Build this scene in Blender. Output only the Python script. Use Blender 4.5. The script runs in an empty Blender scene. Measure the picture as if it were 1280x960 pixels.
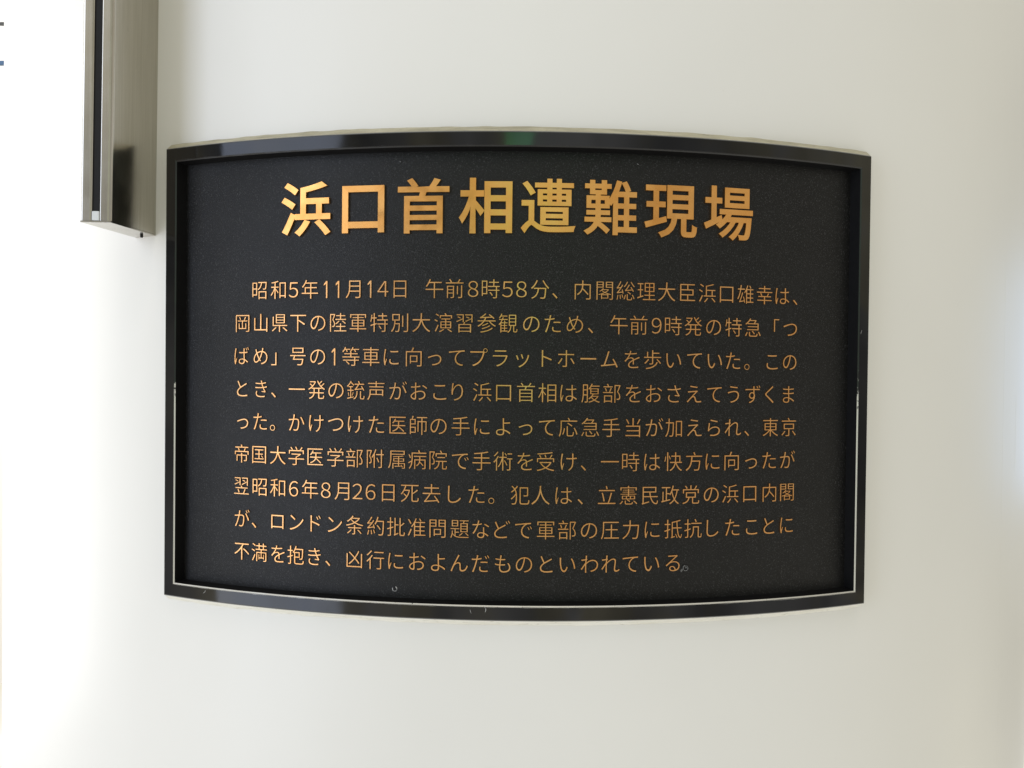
import bpy, bmesh, math, random
from mathutils import Vector, Matrix, noise

scene = bpy.context.scene
random.seed(7)

# ------------------------------------------------------------------ camera
FPX = 1045.38                                   # focal length in pixels of a 1280 px wide frame
cam_data = bpy.data.cameras.new("camera")
cam_data.sensor_fit = 'HORIZONTAL'
cam_data.sensor_width = 36.0
cam_data.lens = FPX / 1280.0 * 36.0
cam_data.clip_start = 0.01
cam_data.clip_end = 100.0
cam = bpy.data.objects.new("camera", cam_data)
scene.collection.objects.link(cam)
yaw, pitch, roll = 0.0044, -0.01329, 0.01094
fwd = Vector((-math.sin(yaw) * math.cos(pitch), math.cos(yaw) * math.cos(pitch), math.sin(pitch)))
rgt = Vector((math.cos(yaw), math.sin(yaw), 0))
upv = rgt.cross(fwd)
r2 = rgt * math.cos(roll) + upv * math.sin(roll)
u2 = -rgt * math.sin(roll) + upv * math.cos(roll)
m = Matrix((r2, u2, -fwd)).transposed().to_4x4()
m.translation = Vector((-0.00005, -0.95475, 0.00219))
cam.matrix_world = m
scene.camera = cam

# ------------------------------------------------------------------ world: dim concourse all round
world = bpy.data.worlds.new("World")
scene.world = world
world.use_nodes = True
wn, wl = world.node_tree.nodes, world.node_tree.links
bg = wn["Background"]
tc = wn.new("ShaderNodeTexCoord")
sep = wn.new("ShaderNodeSeparateXYZ")
wl.new(tc.outputs["Generated"], sep.inputs[0])
ramp = wn.new("ShaderNodeValToRGB")
mr = wn.new("ShaderNodeMapRange")
mr.inputs["From Min"].default_value = -1
mr.inputs["From Max"].default_value = 1
wl.new(sep.outputs["Z"], mr.inputs["Value"])
wl.new(mr.outputs["Result"], ramp.inputs["Fac"])
cr = ramp.color_ramp
cr.elements[0].position = 0.0
cr.elements[0].color = (1.00, 0.99, 0.98, 1)
cr.elements[1].position = 1.0
cr.elements[1].color = (0.85, 0.845, 0.83, 1)
for pos, col in ((0.30, (0.95, 0.94, 0.92, 1)), (0.46, (0.38, 0.37, 0.35, 1)),
                 (0.58, (0.44, 0.44, 0.43, 1)), (0.72, (0.72, 0.715, 0.70, 1))):
    e = cr.elements.new(pos)
    e.color = col
nz = wn.new("ShaderNodeTexNoise")
nz.inputs["Scale"].default_value = 3.2
nz.inputs["Detail"].default_value = 4.0
wl.new(tc.outputs["Generated"], nz.inputs["Vector"])
mr2 = wn.new("ShaderNodeMapRange")
mr2.inputs["From Min"].default_value = 0.32
mr2.inputs["From Max"].default_value = 0.68
mr2.inputs["To Min"].default_value = 0.22
mr2.inputs["To Max"].default_value = 1.75
wl.new(nz.outputs["Fac"], mr2.inputs["Value"])
mix = wn.new("ShaderNodeMix")
mix.data_type = 'RGBA'
mix.blend_type = 'MULTIPLY'
mix.inputs["Factor"].default_value = 1.0
wl.new(ramp.outputs["Color"], mix.inputs["A"])
wl.new(mr2.outputs["Result"], mix.inputs["B"])
# warm noise patches added to the world colour to mottle the reflections
nz2 = wn.new("ShaderNodeTexNoise")
nz2.inputs["Scale"].default_value = 7.0
nz2.inputs["Detail"].default_value = 3.0
wl.new(tc.outputs["Generated"], nz2.inputs["Vector"])
mr3 = wn.new("ShaderNodeMapRange")
mr3.inputs["From Min"].default_value = 0.46
mr3.inputs["From Max"].default_value = 0.60
wl.new(nz2.outputs["Fac"], mr3.inputs["Value"])
mix2 = wn.new("ShaderNodeMix")
mix2.data_type = 'RGBA'
mix2.blend_type = 'MULTIPLY'
wl.new(mr3.outputs["Result"], mix2.inputs["Factor"])
wl.new(mix.outputs["Result"], mix2.inputs["A"])
mix2.inputs["B"].default_value = (1.10, 1.02, 0.76, 1)
wl.new(mix2.outputs["Result"], bg.inputs["Color"])
bg.inputs["Strength"].default_value = 0.93


# ------------------------------------------------------------------ lamps
def area(name, loc, target, size, size_y, power, color):
    d = bpy.data.lights.new(name, 'AREA')
    d.shape = 'RECTANGLE'
    d.size, d.size_y = size, size_y
    d.energy, d.color = power, color
    o = bpy.data.objects.new(name, d)
    scene.collection.objects.link(o)
    o.location = loc
    v = Vector(target) - Vector(loc)
    o.rotation_euler = v.to_track_quat('-Z', 'Y').to_euler()
    return o


area("daylight_opening", (-1.95, -2.25, 0.1), (-0.2, -0.45, 0), 1.15, 2.9, 28, (0.68, 0.775, 1.0))
area("left_edge_fill", (-2.7, 0.35, 0.1), (-0.45, -0.2, 0), 1.5, 2.4, 42, (1.0, 0.99, 0.97))  # added fill light that whitens the column's left edge
area("cool_lamp", (2.32, 1.15, 0.0), (0.42, -0.26, 0), 1.5, 0.75, 5.5, (0.36, 0.60, 1.0))
area("wall_fill", (-2.9, 1.2, 0.9), (-2.25, 2.6, -0.2), 0.6, 1.6, 34, (0.95, 0.97, 1.0))  # added fill light, unseen, brightens the wall strip left of the column
area("green_sign_light", (0.06, -3.4, 0.40), (0, 0, 0.1), 0.34, 1.2, 1.5, (0.10, 1.0, 0.34))
area("ceiling_lamp", (0.1, -2.4, 2.6), (0, -0.4, 0), 0.3, 1.6, 9, (1.0, 0.93, 0.82))

scene.view_settings.view_transform = 'Standard'
scene.view_settings.look = 'None'
scene.view_settings.exposure = 0
scene.view_settings.gamma = 1

# ------------------------------------------------------------------ geometry constants (metres)
R = 0.5                       # column radius
RF = R + 0.0095               # radius of the frame's front face
RP = RF - 0.00741             # radius of the recessed panel
HTH, HH = 0.41512, 0.13044    # half angle and half height of the frame
FW = 0.00806                  # frame width
UP = RF * HTH                 # half arc length at the front face
COL = scene.collection


def cyl(th, z, rad):
    return Vector((rad * math.sin(th), -rad * math.cos(th), z))


def obj(name, bm, mat, parent=None, smooth=False):
    me = bpy.data.meshes.new(name)
    bm.normal_update()
    bm.to_mesh(me)
    bm.free()
    o = bpy.data.objects.new(name, me)
    COL.objects.link(o)
    for mt in (mat if isinstance(mat, (list, tuple)) else [mat]):
        me.materials.append(mt)
    if smooth:
        for p in me.polygons:
            p.use_smooth = True
    if parent is not None:
        o.parent = parent
        loc = parent.location
        if parent.parent is not None:
            loc = Vector((0, 0, 0))
        o.matrix_parent_inverse = Matrix.Translation(-Vector(loc))
    return o


def thing(name, label, cat, loc):
    o = bpy.data.objects.new(name, None)
    COL.objects.link(o)
    o.empty_display_size = 0.05
    o.location = loc
    o["label"] = label
    o["category"] = cat
    o["kind"] = "thing"
    return o


# ------------------------------------------------------------------ material helpers
def new_mat(name):
    mt = bpy.data.materials.new(name)
    mt.use_nodes = True
    nt = mt.node_tree
    return mt, nt, nt.nodes["Principled BSDF"]


def N(nt, kind, **kw):
    n = nt.nodes.new(kind)
    for k, v in kw.items():
        if k in n.inputs:
            n.inputs[k].default_value = v
        else:
            setattr(n, k, v)
    return n


def coords(nt, scale=(1, 1, 1)):
    t = nt.nodes.new("ShaderNodeTexCoord")
    mp = nt.nodes.new("ShaderNodeMapping")
    mp.inputs["Scale"].default_value = scale
    nt.links.new(t.outputs["Object"], mp.inputs["Vector"])
    return mp.outputs["Vector"]


def noise_node(nt, vec, scale, detail=3.0, rough=0.5):
    n = N(nt, "ShaderNodeTexNoise", Scale=scale, Detail=detail, Roughness=rough)
    nt.links.new(vec, n.inputs["Vector"])
    return n.outputs["Fac"]


def maprange(nt, val, a, b, c, d):
    n = nt.nodes.new("ShaderNodeMapRange")
    for k, v in zip(("From Min", "From Max", "To Min", "To Max"), (a, b, c, d)):
        n.inputs[k].default_value = v
    nt.links.new(val, n.inputs["Value"])
    return n.outputs["Result"]


def colmix(nt, fac, a, b):
    n = nt.nodes.new("ShaderNodeMix")
    n.data_type = 'RGBA'
    nt.links.new(fac, n.inputs["Factor"])
    for k, v in (("A", a), ("B", b)):
        if isinstance(v, tuple):
            n.inputs[k].default_value = (*v, 1)
        else:
            nt.links.new(v, n.inputs[k])
    return n.outputs["Result"]


def bump(nt, bsdf, height, strength, dist):
    b = N(nt, "ShaderNodeBump", Strength=strength, Distance=dist)
    nt.links.new(height, b.inputs["Height"])
    nt.links.new(b.outputs["Normal"], bsdf.inputs["Normal"])


# white baked enamel of the column: faint vertical rolling waves, grime, semi gloss
M_col, nt, b = new_mat("white_enamel")
v = coords(nt)
vs = coords(nt, (1, 1, 0.08))
g = maprange(nt, noise_node(nt, v, 6, 4), 0.35, 0.7, 0, 1)
c = colmix(nt, g, (0.805, 0.797, 0.778), (0.780, 0.772, 0.752))
sp = maprange(nt, noise_node(nt, v, 260, 2), 0.76, 0.84, 0, 0.22)
c = colmix(nt, sp, c, (0.55, 0.52, 0.45))
nt.links.new(c, b.inputs["Base Color"])
nt.links.new(maprange(nt, noise_node(nt, vs, 30, 4), 0.3, 0.7, 0.34, 0.42), b.inputs["Roughness"])
h1 = noise_node(nt, vs, 22, 2)
bump(nt, b, h1, 0.12, 0.0005)

# granular cast panel painted black
M_panel, nt, b = new_mat("black_cast_panel")
v = coords(nt)
spk = maprange(nt, noise_node(nt, v, 1500, 2), 0.56, 0.72, 0, 1)
c = colmix(nt, spk, (0.0034, 0.0033, 0.0034), (0.042, 0.042, 0.044))
blot = maprange(nt, noise_node(nt, v, 40, 4), 0.4, 0.75, 0, 0.5)
c = colmix(nt, blot, c, (0.0085, 0.0082, 0.0082))
nt.links.new(c, b.inputs["Base Color"])
nt.links.new(maprange(nt, noise_node(nt, v, 14, 5), 0.3, 0.7, 0.36, 0.48), b.inputs["Roughness"])
b.inputs["Specular IOR Level"].default_value = 0.31
hh = noise_node(nt, v, 1500, 3, 0.6)
bump(nt, b, hh, 0.6, 0.0003)

# polished black lacquer of the frame
M_frame, nt, b = new_mat("black_lacquer")
v = coords(nt)
b.inputs["Base Color"].default_value = (0.0035, 0.0035, 0.004, 1)
nt.links.new(maprange(nt, noise_node(nt, v, 45, 5), 0.35, 0.7, 0.05, 0.12), b.inputs["Roughness"])
b.inputs["Specular IOR Level"].default_value = 0.48
bump(nt, b, noise_node(nt, v, 14, 2), 0.35, 0.004)

# matt black paint on the inner walls of the frame
M_inner, nt, b = new_mat("matt_black_paint")
v = coords(nt)
c = colmix(nt, noise_node(nt, v, 200, 3), (0.003, 0.003, 0.0035), (0.006, 0.006, 0.0065))
nt.links.new(c, b.inputs["Base Color"])
b.inputs["Roughness"].default_value = 0.45
b.inputs["Specular IOR Level"].default_value = 0.25

# inner arris of the frame: lacquer rubbed to bright metal, more so towards the bottom
M_worn, nt, b = new_mat("rubbed_lacquer_edge")
v = coords(nt)
sx = nt.nodes.new("ShaderNodeSeparateXYZ")
nt.links.new(v, sx.inputs[0])
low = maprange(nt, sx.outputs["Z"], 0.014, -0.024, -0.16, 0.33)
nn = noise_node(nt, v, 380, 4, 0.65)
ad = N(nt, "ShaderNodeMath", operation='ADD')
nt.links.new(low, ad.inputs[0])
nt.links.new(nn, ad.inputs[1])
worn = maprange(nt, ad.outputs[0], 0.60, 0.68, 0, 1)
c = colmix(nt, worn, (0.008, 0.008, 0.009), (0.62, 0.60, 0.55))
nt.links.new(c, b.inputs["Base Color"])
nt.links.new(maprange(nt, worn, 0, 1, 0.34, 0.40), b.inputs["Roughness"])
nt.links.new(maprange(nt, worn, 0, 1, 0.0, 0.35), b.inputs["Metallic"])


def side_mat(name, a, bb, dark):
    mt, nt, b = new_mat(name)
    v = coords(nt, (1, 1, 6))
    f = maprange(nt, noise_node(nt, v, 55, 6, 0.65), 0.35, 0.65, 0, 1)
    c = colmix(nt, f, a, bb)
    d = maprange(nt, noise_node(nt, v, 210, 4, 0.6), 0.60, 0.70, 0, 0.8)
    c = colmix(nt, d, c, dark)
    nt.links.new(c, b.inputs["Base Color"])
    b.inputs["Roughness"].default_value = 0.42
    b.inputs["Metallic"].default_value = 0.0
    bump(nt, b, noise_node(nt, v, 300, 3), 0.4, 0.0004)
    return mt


M_side_top = side_mat("olive_bare_side", (0.32, 0.29, 0.19), (0.52, 0.48, 0.34), (0.14, 0.13, 0.09))  # top side in darker olive tones than the bottom side
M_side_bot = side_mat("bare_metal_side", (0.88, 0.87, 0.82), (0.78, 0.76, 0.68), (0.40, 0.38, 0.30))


def gold(name, base, rough):
    mt, nt, b = new_mat(name)
    v = coords(nt)
    f = maprange(nt, noise_node(nt, v, 70, 5), 0.35, 0.68, 0, 1)
    c = colmix(nt, f, base, tuple(x * y for x, y in zip(base, (0.93, 0.84, 0.72))))
    nt.links.new(c, b.inputs["Base Color"])
    b.inputs["Metallic"].default_value = 1.0
    nt.links.new(maprange(nt, noise_node(nt, v, 150, 4), 0.3, 0.7, rough - 0.06, rough + 0.08), b.inputs["Roughness"])
    bump(nt, b, noise_node(nt, v, 900, 2), 0.07, 0.0002)
    return mt


M_gold = gold("brass_heading", (0.87, 0.455, 0.145), 0.33)
M_gold2 = gold("brass_lettering", (0.80, 0.44, 0.18), 0.33)

M_scuff, nt, b = new_mat("grey_scuff")
v = coords(nt)
c = colmix(nt, maprange(nt, noise_node(nt, v, 1400, 3), 0.35, 0.65, 0, 1), (0.02, 0.02, 0.02), (0.20, 0.20, 0.20))
nt.links.new(c, b.inputs["Base Color"])
b.inputs["Roughness"].default_value = 0.6

M_scratch, nt, b = new_mat("pale_scratch")
v = coords(nt)
c = colmix(nt, maprange(nt, noise_node(nt, v, 900, 3), 0.4, 0.6, 0, 1), (0.10, 0.10, 0.11), (0.48, 0.48, 0.48))
nt.links.new(c, b.inputs["Base Color"])

# satin stainless steel, brushed along its length
M_steel, nt, b = new_mat("brushed_steel")
v = coords(nt, (1, 1, 0.02))
vv = coords(nt)
c = colmix(nt, maprange(nt, noise_node(nt, v, 900, 3), 0.3, 0.7, 0, 1), (0.49, 0.46, 0.395), (0.56, 0.53, 0.47))
spot = maprange(nt, noise_node(nt, vv, 120, 4), 0.72, 0.80, 0, 0.5)
c = colmix(nt, spot, c, (0.26, 0.25, 0.19))
nt.links.new(c, b.inputs["Base Color"])
b.inputs["Metallic"].default_value = 1.0
nt.links.new(maprange(nt, noise_node(nt, vv, 60, 4), 0.3, 0.7, 0.17, 0.24), b.inputs["Roughness"])
bump(nt, b, noise_node(nt, v, 1600, 2), 0.05, 0.0001)

M_rubber, nt, b = new_mat("black_rubber")
v = coords(nt)
c = colmix(nt, noise_node(nt, v, 300, 3), (0.006, 0.006, 0.007), (0.014, 0.013, 0.014))
nt.links.new(c, b.inputs["Base Color"])
b.inputs["Roughness"].default_value = 0.6
b.inputs["Specular IOR Level"].default_value = 0.25

M_stop, nt, b = new_mat("pale_grey_plastic")
v = coords(nt)
c = colmix(nt, noise_node(nt, v, 200, 3), (0.62, 0.65, 0.70), (0.72, 0.74, 0.76))
nt.links.new(c, b.inputs["Base Color"])
b.inputs["Roughness"].default_value = 0.4

M_wall, nt, b = new_mat("cream_wall_tile")
v = coords(nt)
c = colmix(nt, noise_node(nt, v, 3, 4), (0.88, 0.84, 0.78), (0.90, 0.87, 0.82))
nt.links.new(c, b.inputs["Base Color"])
b.inputs["Roughness"].default_value = 0.5

M_trim, nt, b = new_mat("dark_grey_trim")
v = coords(nt)
c = colmix(nt, noise_node(nt, v, 20, 3), (0.035, 0.04, 0.04), (0.06, 0.06, 0.06))
nt.links.new(c, b.inputs["Base Color"])
M_blue, nt, b = new_mat("dark_blue_trim")
v = coords(nt)
c = colmix(nt, noise_node(nt, v, 20, 3), (0.015, 0.06, 0.14), (0.02, 0.08, 0.18))
nt.links.new(c, b.inputs["Base Color"])

# ------------------------------------------------------------------ column
Z0, Z1 = -1.35, 2.4
column = thing("round_column", "wide round white enamelled column that carries the dark plaque", "column", (0, 0, Z0))
bm = bmesh.new()
NSEG = 512
zs = [Z0, -0.5, -0.2, 0.0, 0.2, 0.5, 1.2, Z1]
rings = [[bm.verts.new(cyl(2 * math.pi * i / NSEG, z, R)) for i in range(NSEG)] for z in zs]
for a, b2 in zip(rings, rings[1:]):
    for i in range(NSEG):
        j = (i + 1) % NSEG
        bm.faces.new((a[i], a[j], b2[j], b2[i]))
o = obj("cladding", bm, M_col, column, True)


def ridge(th, z0, z1, w, h):
    """thin vertical lap where two cladding sheets meet"""
    bm = bmesh.new()
    n = 24
    prev = None
    for i in range(n + 1):
        z = z0 + (z1 - z0) * i / n
        ramp_ = min(1.0, 5 * min(i, n - i) / n) if (z0 > Z0 and z1 < Z1) else 1.0
        hh_ = h * ramp_ - 0.00005
        row = [bm.verts.new(cyl(th + dx / R, z, R + hz)) for dx, hz in
               ((-w, -0.0003), (-w * .35, hh_), (w * .35, hh_), (w, -0.0003))]
        if prev:
            for k in range(3):
                bm.faces.new((prev[k], prev[k + 1], row[k + 1], row[k]))
        prev = row
    return bm


obj("cladding_seam", ridge(0.7625, Z0, Z1, 0.0011, 0.00010), M_col, column, True)
obj("cladding_seam", ridge(0.826, -0.075, 0.0, 0.0008, 0.00012), M_col, column, True)

# ------------------------------------------------------------------ plaque
plaque = thing("plaque", "curved black plaque with gold Japanese lettering in a glossy black frame", "plaque",
               (0, -R, -HH))
NT, NS = 320, 180


def ring_points(off, rad):
    """rectangle on the cylinder, outline grown by off; the angle is arc length at the front face"""
    h = HTH + off / RF
    z = HH + off
    pts = []
    for i in range(NT):
        pts.append((-h + 2 * h * i / NT, z))
    for i in range(NS):
        pts.append((h, z - 2 * z * i / NS))
    for i in range(NT):
        pts.append((h - 2 * h * i / NT, -z))
    for i in range(NS):
        pts.append((-h, -z + 2 * z * i / NS))
    return [cyl(t, zz, rad) for t, zz in pts]


def loft(ringlist, matfun=None):
    bm = bmesh.new()
    vr = [[bm.verts.new(p) for p in r_] for r_ in ringlist]
    n = len(vr[0])
    for a, b2 in zip(vr, vr[1:]):
        for i in range(n):
            j = (i + 1) % n
            f = bm.faces.new((a[i], b2[i], b2[j], a[j]))
            if matfun:
                f.material_index = matfun(i)
    bmesh.ops.recalc_face_normals(bm, faces=bm.faces[:])
    return bm


def jitter(pts, amt, scale):
    out = []
    for p in pts:
        k = noise.noise(p * scale) * amt
        out.append(p + Vector((0, 0, k)))
    return out


CH = 0.0005
frame = obj("frame", loft([ring_points(0.0006, RF - 0.0016), ring_points(0.0, RF - CH), ring_points(-CH, RF),
                           ring_points(-FW + CH * 1.3, RF)]), M_frame, plaque)
WE = ring_points(-FW + CH * 1.3, RF)
WE2 = []
for i_, p_ in enumerate(WE):                                  # rubbed arris: its upper border wanders
    k_ = 0.00010 + 0.00045 * abs(noise.noise(p_ * 70)) + 0.00035 * max(0, noise.noise(p_ * 210))
    if NT <= i_ < NT + NS or i_ >= 2 * NT + NS:
        k_ *= 0.5
        d_ = Vector((k_ if p_.x > 0 else -k_, 0, 0))
    else:
        d_ = Vector((0, 0, k_ if i_ < NT else -k_))
    q_ = p_ + d_
    f_ = (RF + 0.00004) / math.hypot(q_.x, q_.y)
    WE2.append(Vector((q_.x * f_, q_.y * f_, q_.z)))
obj("worn_edge", loft([WE2, ring_points(-FW, RF - CH * 0.9)]), M_worn, frame)
obj("inner_wall", loft([ring_points(-FW, RF - CH * 0.9), ring_points(-FW - 0.0007, RP - 0.0003)]), M_inner, frame)
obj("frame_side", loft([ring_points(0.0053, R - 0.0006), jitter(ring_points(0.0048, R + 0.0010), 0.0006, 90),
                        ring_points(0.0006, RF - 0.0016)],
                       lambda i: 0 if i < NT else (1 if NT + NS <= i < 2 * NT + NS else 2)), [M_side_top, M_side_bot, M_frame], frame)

bm = bmesh.new()
nu, nv = 160, 24
hp, zp = HTH - (FW - 0.001) / RF, HH - FW + 0.001
grid = [[bm.verts.new(cyl(-hp + 2 * hp * i / nu, -zp + 2 * zp * j / nv, RP)) for j in range(nv + 1)] for i in range(nu + 1)]
for i in range(nu):
    for j in range(nv):
        bm.faces.new((grid[i][j], grid[i + 1][j], grid[i + 1][j + 1], grid[i][j + 1]))
obj("panel", bm, M_panel, plaque, True)

# four flush fixing pins, one of them rubbed to a bright ring
for px, pz, bright in ((-0.1285, 0.1162, 0), (0.1295, 0.1162, 0), (-0.1300, -0.1169, 1), (0.1300, -0.1169, 0)):
    bm = bmesh.new()
    n = 20
    prof = ((0.00155, -0.0002), (0.00145, 0.00025), (0.00105, 0.00035), (0.0008, 0.00005), (0.0002, 0.00002))
    if not bright:
        prof = ((0.0011, -0.0002), (0.0010, 0.00012), (0.0006, 0.00018), (0.0002, 0.0002))
    rr = [[bm.verts.new(cyl(px + q * math.cos(2 * math.pi * k / n) / RP, pz + q * math.sin(2 * math.pi * k / n), RP + h))
           for k in range(n)] for q, h in prof]
    for ia, (a, b2) in enumerate(zip(rr, rr[1:])):
        for k in range(n):
            f = bm.faces.new((a[k], a[(k + 1) % n], b2[(k + 1) % n], b2[k]))
            if bright and ia == 1 and not (3 < k < 8):
                f.material_index = 1
            if not bright and ia == 2 and k < 6 and pz > 0:
                f.material_index = 1
    bm.faces.new(rr[-1])
    obj("fixing_pin", bm, [M_panel, M_scratch], plaque)


# ------------------------------------------------------------------ raised lettering
def contours(ch):
    """closed outlines of one character, em = 1"""
    cu = bpy.data.curves.new("letter", 'FONT')
    cu.body = ch
    cu.size = 1.0
    cu.resolution_u = 4
    cu.fill_mode = 'NONE' if 'NONE' in cu.bl_rna.properties['fill_mode'].enum_items.keys() else cu.fill_mode
    ob = bpy.data.objects.new("letter", cu)
    COL.objects.link(ob)
    dg = bpy.context.evaluated_depsgraph_get()
    me = bpy.data.meshes.new_from_object(ob.evaluated_get(dg))
    pts = [v.co.to_2d() for v in me.vertices]
    uses = {}
    if me.polygons:
        for p in me.polygons:
            for k in p.edge_keys:
                uses[k] = uses.get(k, 0) + 1
        es = [k for k, c in uses.items() if c == 1]
    else:
        es = [tuple(e.vertices) for e in me.edges]
    bpy.data.objects.remove(ob)
    bpy.data.curves.remove(cu)
    bpy.data.meshes.remove(me)
    nxt = {}
    for a, b_ in es:
        nxt.setdefault(a, []).append(b_)
        nxt.setdefault(b_, []).append(a)
    loops, seen = [], set()
    for st in sorted(nxt):
        if st in seen:
            continue
        loop, prev, cur = [], None, st
        while cur not in seen:
            seen.add(cur)
            loop.append(cur)
            # edges of one outline are stored in drawing order, so step to the neighbouring index first
            cand = [q for q in nxt[cur] if q != prev and q not in seen]
            if not cand:
                break
            prev, cur = cur, (cur + 1 if cur + 1 in cand else cand[0])
        out = []
        for q in loop:
            if not out or (pts[q] - out[-1]).length > 1e-4:
                out.append(pts[q])
        if len(out) > 2 and (out[0] - out[-1]).length < 1e-4:
            out.pop()
        if len(out) > 2:
            loops.append(out)
    return loops


def winding(p, loops):
    w = 0
    for lp in loops:
        for a, b_ in zip(lp, lp[1:] + lp[:1]):
            if (a.y <= p.y) != (b_.y <= p.y):
                x = a.x + (p.y - a.y) / (b_.y - a.y) * (b_.x - a.x)
                if x > p.x:
                    w += 1 if b_.y > a.y else -1
    return w


def glyph(ch, offset, depth):
    """one character as a solid letter: outlines moved outward by offset with mitred corners, filled, given depth"""
    loops = contours(ch)
    area = sum(sum(a.cross(b_) for a, b_ in zip(lp, lp[1:] + lp[:1])) for lp in loops)
    sign = 1.0 if area > 0 else -1.0
    moved = []
    for lp in loops:
        n = len(lp)
        new = []
        for k in range(n):
            d0 = (lp[k] - lp[k - 1]).normalized()
            d1 = (lp[(k + 1) % n] - lp[k]).normalized()
            n0 = Vector((d0.y, -d0.x)) * sign
            n1 = Vector((d1.y, -d1.x)) * sign
            mv = n0 + n1
            den = max(0.30, mv.length_squared / 2)
            new.append(lp[k] + mv * (offset / den))
        moved.append(new)
    vs2, es2 = [], []
    for lp in moved:
        b0 = len(vs2)
        vs2 += lp
        es2 += [(b0 + k, b0 + (k + 1) % len(lp)) for k in range(len(lp))]
    from mathutils.geometry import delaunay_2d_cdt
    ov, _, of, _, _, _ = delaunay_2d_cdt(vs2, es2, [], 0, 1e-6)
    keep = []
    for f in of:
        c_ = sum((ov[k] for k in f), Vector((0, 0))) / len(f)
        if winding(c_, moved) * sign > 0:
            keep.append(tuple(f))
    edge = {}
    for f in keep:
        for k in range(len(f)):
            a, b_ = f[k], f[(k + 1) % len(f)]
            edge[(a, b_)] = 1
    n = len(ov)
    verts = [Vector((p.x, p.y, 0)) for p in ov] + [Vector((p.x, p.y, depth)) for p in ov]
    faces = [tuple(k + n for k in f) for f in keep]
    faces += [(a, b_, b_ + n, a + n) for (a, b_) in edge if (b_, a) not in edge]
    used = sorted({k for f in faces for k in f})
    remap = {k: q for q, k in enumerate(used)}
    return [verts[k] for k in used], [tuple(remap[k] for k in f) for f in faces]


cache = {}


def get(ch, *a):
    if (ch, a) not in cache:
        cache[(ch, a)] = glyph(ch, *a)
    return cache[(ch, a)]


def ink(vs_):
    xs = [v.x for v in vs_]
    ys = [v.y for v in vs_]
    return min(xs), max(xs), min(ys), max(ys)


ref = ink(get("国", 0.0, 0.05)[0])
REF_H = ref[3] - ref[2]                     # ink height of a full character
REF_C = (ref[3] + ref[2]) / 2               # its middle above the baseline




FULL = {c: chr(0xFF10 + int(c)) for c in "0123456789"}      # digits drawn like the kanji


def put_one(bm, th, zc, height):
    """the plain numeral 1: a stem with a short slanted flag"""
    w, top, bot = 0.00036, height * 0.47, -height * 0.47
    pts = [(w, bot), (w, top), (-w * 0.9, top), (-0.0017, top - 0.0016), (-0.0017, top - 0.0025), (-w, top - 0.00145), (-w, bot)]
    a = [bm.verts.new(cyl(th + (x + 0.0005) / RP, zc + z, RP - 0.0002)) for x, z in pts]
    b2 = [bm.verts.new(cyl(th + (x + 0.0005) / RP, zc + z, RP + 0.00055)) for x, z in pts]
    for i in range(len(pts)):
        bm.faces.new((a[i], b2[i], b2[(i + 1) % len(pts)], a[(i + 1) % len(pts)]))
    bm.faces.new(b2)


def put(bm, ch, th, zc, height, wide, offset, lift, mi=0):
    """set one character on the curved panel, ink centred at angle th; zc is the middle of the line"""
    s = height / REF_H
    vs_, fs_ = get(ch, offset, round(lift / s, 4))
    x0, x1, _, _ = ink(vs_)
    xc = (x0 + x1) / 2
    nv_ = [bm.verts.new(cyl(th + (v.x - xc) * s * wide / RP, zc + (v.y - REF_C) * s, RP - 0.0002 + v.z * s))
           for v in vs_]
    for f in fs_:
        try:
            nf = bm.faces.new([nv_[i] for i in f])
            nf.material_index = mi
        except ValueError:
            pass


HEADING = "浜口首相遭難現場"
for i, ch in enumerate(HEADING):
    bm = bmesh.new()
    th = -0.2362 + 0.06725 * i
    put(bm, ch, th, 0.0914, 0.0274, 0.98, {"遭": 0.0125, "難": 0.0125, "首": 0.014, "場": 0.0145, "現": 0.0145}.get(ch, 0.018), 0.0016)
    obj("heading_character", bm, M_gold, plaque)

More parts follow.
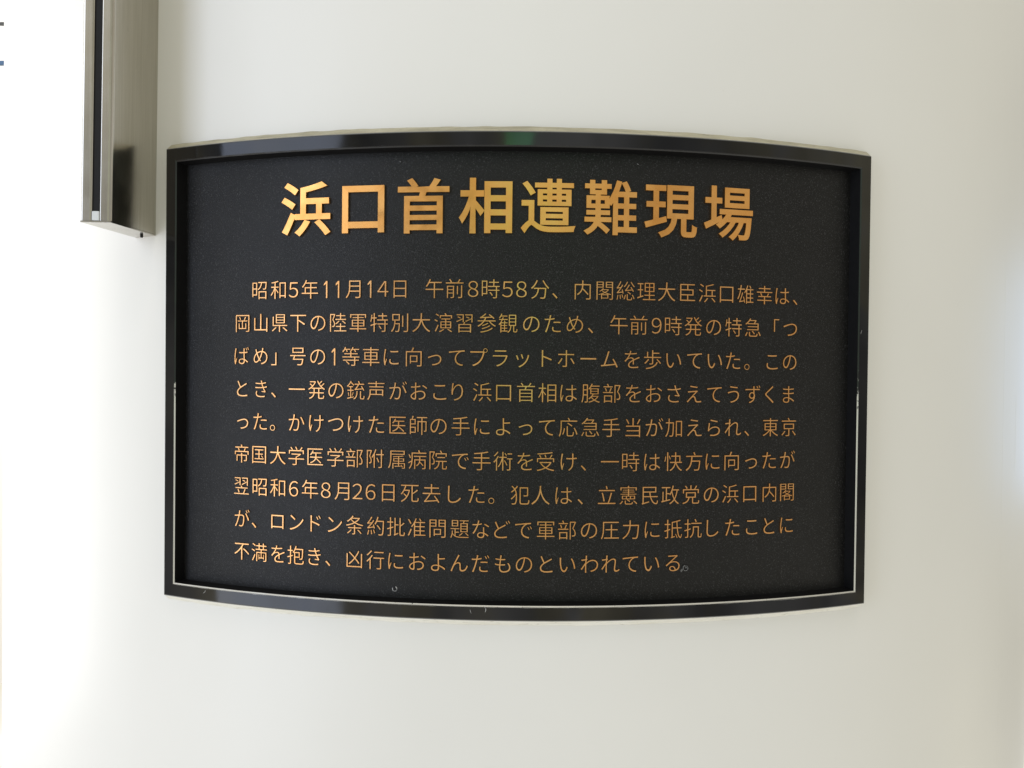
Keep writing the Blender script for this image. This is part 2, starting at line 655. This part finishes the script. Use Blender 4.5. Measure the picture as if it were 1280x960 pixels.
LINES = [
    ("昭和5年11月14日午前8時58分、内閣総理大臣浜口雄幸は、", 0.0472, [-294, -270, -251, -231, -212, -198, -180, -161, -146, -127, -89, -67, -47, -28, -10, 5, 25, 41, 71, 95, 118, 141, 164, 188, 211, 234, 257, 281, 304, 321]),
    ("岡山県下の陸軍特別大演習参観のため、午前9時発の特急「つ", 0.0287, [-316, -292, -268, -245, -221, -197, -174, -150, -127, -103, -79, -56, -32, -9, 16, 39, 63, 80, 111, 133, 153, 172, 195, 219, 243, 267, 297, 315]),
    ("ばめ」号の1等車に向ってプラットホームを歩いていた。この", 0.0100, [-317, -292, -275, -245, -221, -202, -182, -159, -136, -111, -88, -64, -40, -17, 7, 33, 54, 78, 101, 126, 149, 173, 197, 221, 243, 260, 292, 315]),
    ("とき、一発の銃声がおこり浜口首相は腹部をおさえてうずくま", -0.0086, [-316, -291, -275, -246, -222, -199, -176, -153, -128, -105, -82, -63, -36, -13, 11, 34, 57, 81, 104, 128, 151, 174, 197, 221, 244, 268, 289, 314]),
    ("った。かけつけた医師の手によって応急手当が加えられ、東京", -0.0272, [-315, -292, -276, -246, -222, -199, -176, -152, -128, -105, -83, -59, -36, -13, 11, 34, 57, 81, 104, 128, 152, 174, 198, 221, 244, 261, 291, 315]),
    ("帝国大学医学部附属病院で手術を受け、一時は快方に向ったが", -0.0459, [-316, -293, -269, -246, -223, -199, -177, -153, -129, -106, -83, -59, -36, -13, 11, 33, 58, 74, 103, 126, 150, 174, 198, 220, 243, 267, 290, 314]),
    ("翌昭和6年8月26日死去した。犯人は、立憲民政党の浜口内閣", -0.0642, [-316, -292, -269, -249, -229, -210, -191, -173, -158, -138, -114, -90, -65, -41, -25, 6, 28, 53, 71, 100, 124, 148, 171, 195, 219, 242, 266, 291, 314]),
    ("が、ロンドン条約批准問題などで軍部の圧力に抵抗したことに", -0.0830, [-315, -299, -269, -245, -222, -199, -176, -152, -129, -106, -83, -59, -36, -13, 10, 34, 57, 81, 104, 127, 151, 175, 198, 221, 245, 269, 291, 314]),
    ("不満を抱き、凶行におよんだものといわれている。", -0.1016, [-315, -292, -268, -246, -223, -207, -176, -152, -129, -105, -82, -59, -36, -12, 11, 35, 58, 82, 105, 127, 151, 175, 190]),
]
for text, zc, ths in LINES:
    bm = bmesh.new()
    for k, (ch, t) in enumerate(zip(text, ths)):
        last = text.endswith("る。") and k == len(text) - 1
        if ch == "1":
            put_one(bm, t / 1000.0, zc, 0.0100)
        elif ch in FULL:
            put(bm, FULL[ch], t / 1000.0, zc, 0.0102, 0.95, -0.011, 0.0009)
        else:
            put(bm, ch, t / 1000.0, zc, 0.0100, 0.97, -0.011, 0.0009, 1 if last else 0)
    obj("text_line", bm, [M_gold2, M_scuff], plaque)

# scuffed patch beside the last full stop
bm = bmesh.new()
for cx, cz, a, bq, rot in ((0.1865, -0.1056, 0.0017, 0.0007, 0.95), (0.1915, -0.1042, 0.0009, 0.0008, 0.2)):
    ctr = bm.verts.new(cyl(cx, cz, RP + 0.00012))
    n = 26
    ringv = []
    for k in range(n):
        an = 2 * math.pi * k / n
        q = 1 + 0.35 * noise.noise(Vector((math.cos(an) * 2, math.sin(an) * 2, cx * 60)))
        x, y = a * q * math.cos(an), bq * q * math.sin(an)
        ringv.append(bm.verts.new(cyl(cx + (x * math.cos(rot) - y * math.sin(rot)) / RP,
                                      cz + x * math.sin(rot) + y * math.cos(rot), RP - 0.00002)))
    for k in range(n):
        bm.faces.new((ctr, ringv[k], ringv[(k + 1) % n]))
obj("scuff_mark", bm, M_scuff, plaque)


# scratches through the lacquer of the frame
def scratch(pts, w, parent):
    bm = bmesh.new()
    n = 14
    prev = None
    for i in range(n + 1):
        t = i / n
        k = t * (len(pts) - 1)
        j = min(int(k), len(pts) - 2)
        fr = k - j
        th = pts[j][0] * (1 - fr) + pts[j + 1][0] * fr
        z = pts[j][1] * (1 - fr) + pts[j + 1][1] * fr
        dx, dz = (pts[j + 1][0] - pts[j][0]) * RF, pts[j + 1][1] - pts[j][1]
        L = math.hypot(dx, dz) or 1
        ww = w * (0.25 + math.sin(math.pi * t)) * (0.7 + 0.6 * random.random())
        nx, nzz = -dz / L * ww, dx / L * ww
        row = [bm.verts.new(cyl(th - nx / RF, z - nzz, RF + 0.00003)),
               bm.verts.new(cyl(th, z, RF + 0.00010)),
               bm.verts.new(cyl(th + nx / RF, z + nzz, RF + 0.00003))]
        if prev:
            for q in range(2):
                bm.faces.new((prev[q], prev[q + 1], row[q + 1], row[q]))
        prev = row
    return obj("scratch", bm, M_scratch, parent)


scratch([(-0.0315, -0.1228), (-0.0290, -0.1236), (-0.0288, -0.1250), (-0.0298, -0.1262)], 0.00017, frame)
scratch([(-0.0455, -0.1243), (-0.0450, -0.1258), (-0.0440, -0.1268)], 0.00010, frame)
scratch([(-0.3535, -0.1240), (-0.3545, -0.1252), (-0.3570, -0.1262)], 0.00013, frame)
scratch([(0.4025, 0.0265), (0.4035, 0.0285), (0.4045, 0.0292)], 0.00009, frame)

# ------------------------------------------------------------------ steel guide rail fixed to the column
ZB = 0.0825
rail = thing("guide_rail", "narrow brushed steel rail with a dark slot, upright beside the plaque's upper left corner",
             "metal rail", (-0.2295, -0.470, ZB))
W = 0.0167
ax = Vector((0.0167, 0.0007, 0)).normalized()          # along the front face
ay = Vector((0.0054, 0.0452, 0)).normalized()          # from the front to the column
orig = Vector((-0.2404, -0.4952, 0))
LEAN = 0.0100
ZT = 1.6


def plan(x, y, z):
    p = orig + ax * x + ay * y
    return Vector((p.x + LEAN * (z - ZB), p.y, z))


def extrude_plan(pts, z0, z1):
    bm = bmesh.new()
    a = [bm.verts.new(plan(x, y, z0)) for x, y in pts]
    b2 = [bm.verts.new(plan(x, y, z1)) for x, y in pts]
    n = len(pts)
    for i in range(n):
        bm.faces.new((a[i], a[(i + 1) % n], b2[(i + 1) % n], b2[i]))
    bm.faces.new(a[::-1])
    bm.faces.new(b2)
    bmesh.ops.recalc_face_normals(bm, faces=bm.faces[:])
    return bm


def round_corner(p, q, r_, rad, n=4):
    p, q, r_ = Vector(p), Vector(q), Vector(r_)
    a = q + (p - q).normalized() * rad
    c = q + (r_ - q).normalized() * rad
    return [tuple(a.lerp(q, t).lerp(q.lerp(c, t), t)) for t in [i / n for i in range(n + 1)]]


FL, SL = 0.0061, 0.0043
base = [(0, 0.0550), (0, 0), (FL, 0), (FL, 0.012), (FL + SL, 0.012), (FL + SL, 0), (W, 0), (W, 0.0470)]
prof = []
rads = {1: 0.0013, 2: 0.0010, 5: 0.0007, 6: 0.0020}
for i, p in enumerate(base):
    if i in rads:
        prof += round_corner(base[i - 1], p, base[(i + 1) % len(base)], rads[i])
    else:
        prof.append(p)
obj("housing", extrude_plan(prof, ZB + 0.0009, ZT), M_steel, rail)
obj("slot_lining", extrude_plan([(FL + 0.00015, 0.0011), (FL + SL - 0.00015, 0.0011), (FL + SL - 0.00015, 0.0118),
                                 (FL + 0.00015, 0.0118)], ZB + 0.0066, ZT - 0.002), M_rubber, rail)
obj("end_cap", extrude_plan([(0.0001, 0.0548), (0.0001, 0.0001), (W - 0.0001, 0.0001), (W - 0.0001, 0.0468)], ZB,
                            ZB + 0.0008), M_steel, rail)
bm = extrude_plan([(FL + 0.0002, -0.0001), (FL + SL - 0.0002, -0.0001), (FL + SL - 0.0002, 0.009), (FL + 0.0002, 0.009)],
                  ZB + 0.0010, ZB + 0.0062)
bmesh.ops.bevel(bm, geom=bm.edges[:], offset=0.0005, segments=2, affect='EDGES', profile=0.6)
obj("end_stop", bm, M_stop, rail)
bm = bmesh.new()
n = 16
sc = plan(W * 0.62, 0.0415, ZB)
rr = [[bm.verts.new(sc + Vector((q * math.cos(2 * math.pi * k / n), q * math.sin(2 * math.pi * k / n), h))) for k in range(n)]
      for q, h in ((0.0009, 0.0003), (0.0009, -0.0012), (0.0006, -0.0017))]
for a, b2 in zip(rr, rr[1:]):
    for k in range(n):
        bm.faces.new((a[k], b2[k], b2[(k + 1) % n], a[(k + 1) % n]))
bm.faces.new(rr[-1])
obj("screw", bm, M_rubber, rail)


# ------------------------------------------------------------------ wall seen past the column's left edge
def box(bm, x0, x1, y0, y1, z0, z1):
    vs_ = [bm.verts.new((x, y, z)) for x in (x0, x1) for y in (y0, y1) for z in (z0, z1)]
    for f in ((0, 1, 3, 2), (4, 6, 7, 5), (0, 4, 5, 1), (2, 3, 7, 6), (0, 2, 6, 4), (1, 5, 7, 3)):
        bm.faces.new([vs_[i] for i in f])
    bmesh.ops.recalc_face_normals(bm, faces=bm.faces[:])


wall = thing("wall", "cream wall with dark trim lines, a sliver left of the white column", "wall", (0, 2.7, Z0))
bm = bmesh.new()
box(bm, -4.5, 4.5, 2.6, 2.8, Z0, 2.4)
obj("wall_panel", bm, M_wall, wall)
bm = bmesh.new()
box(bm, -4.49, 4.49, 2.59, 2.599, 1.449, 1.461)
obj("trim_strip", bm, M_trim, wall)
bm = bmesh.new()
box(bm, -4.49, 4.49, 2.585, 2.599, 1.281, 1.297)
obj("trim_strip", bm, M_blue, wall)
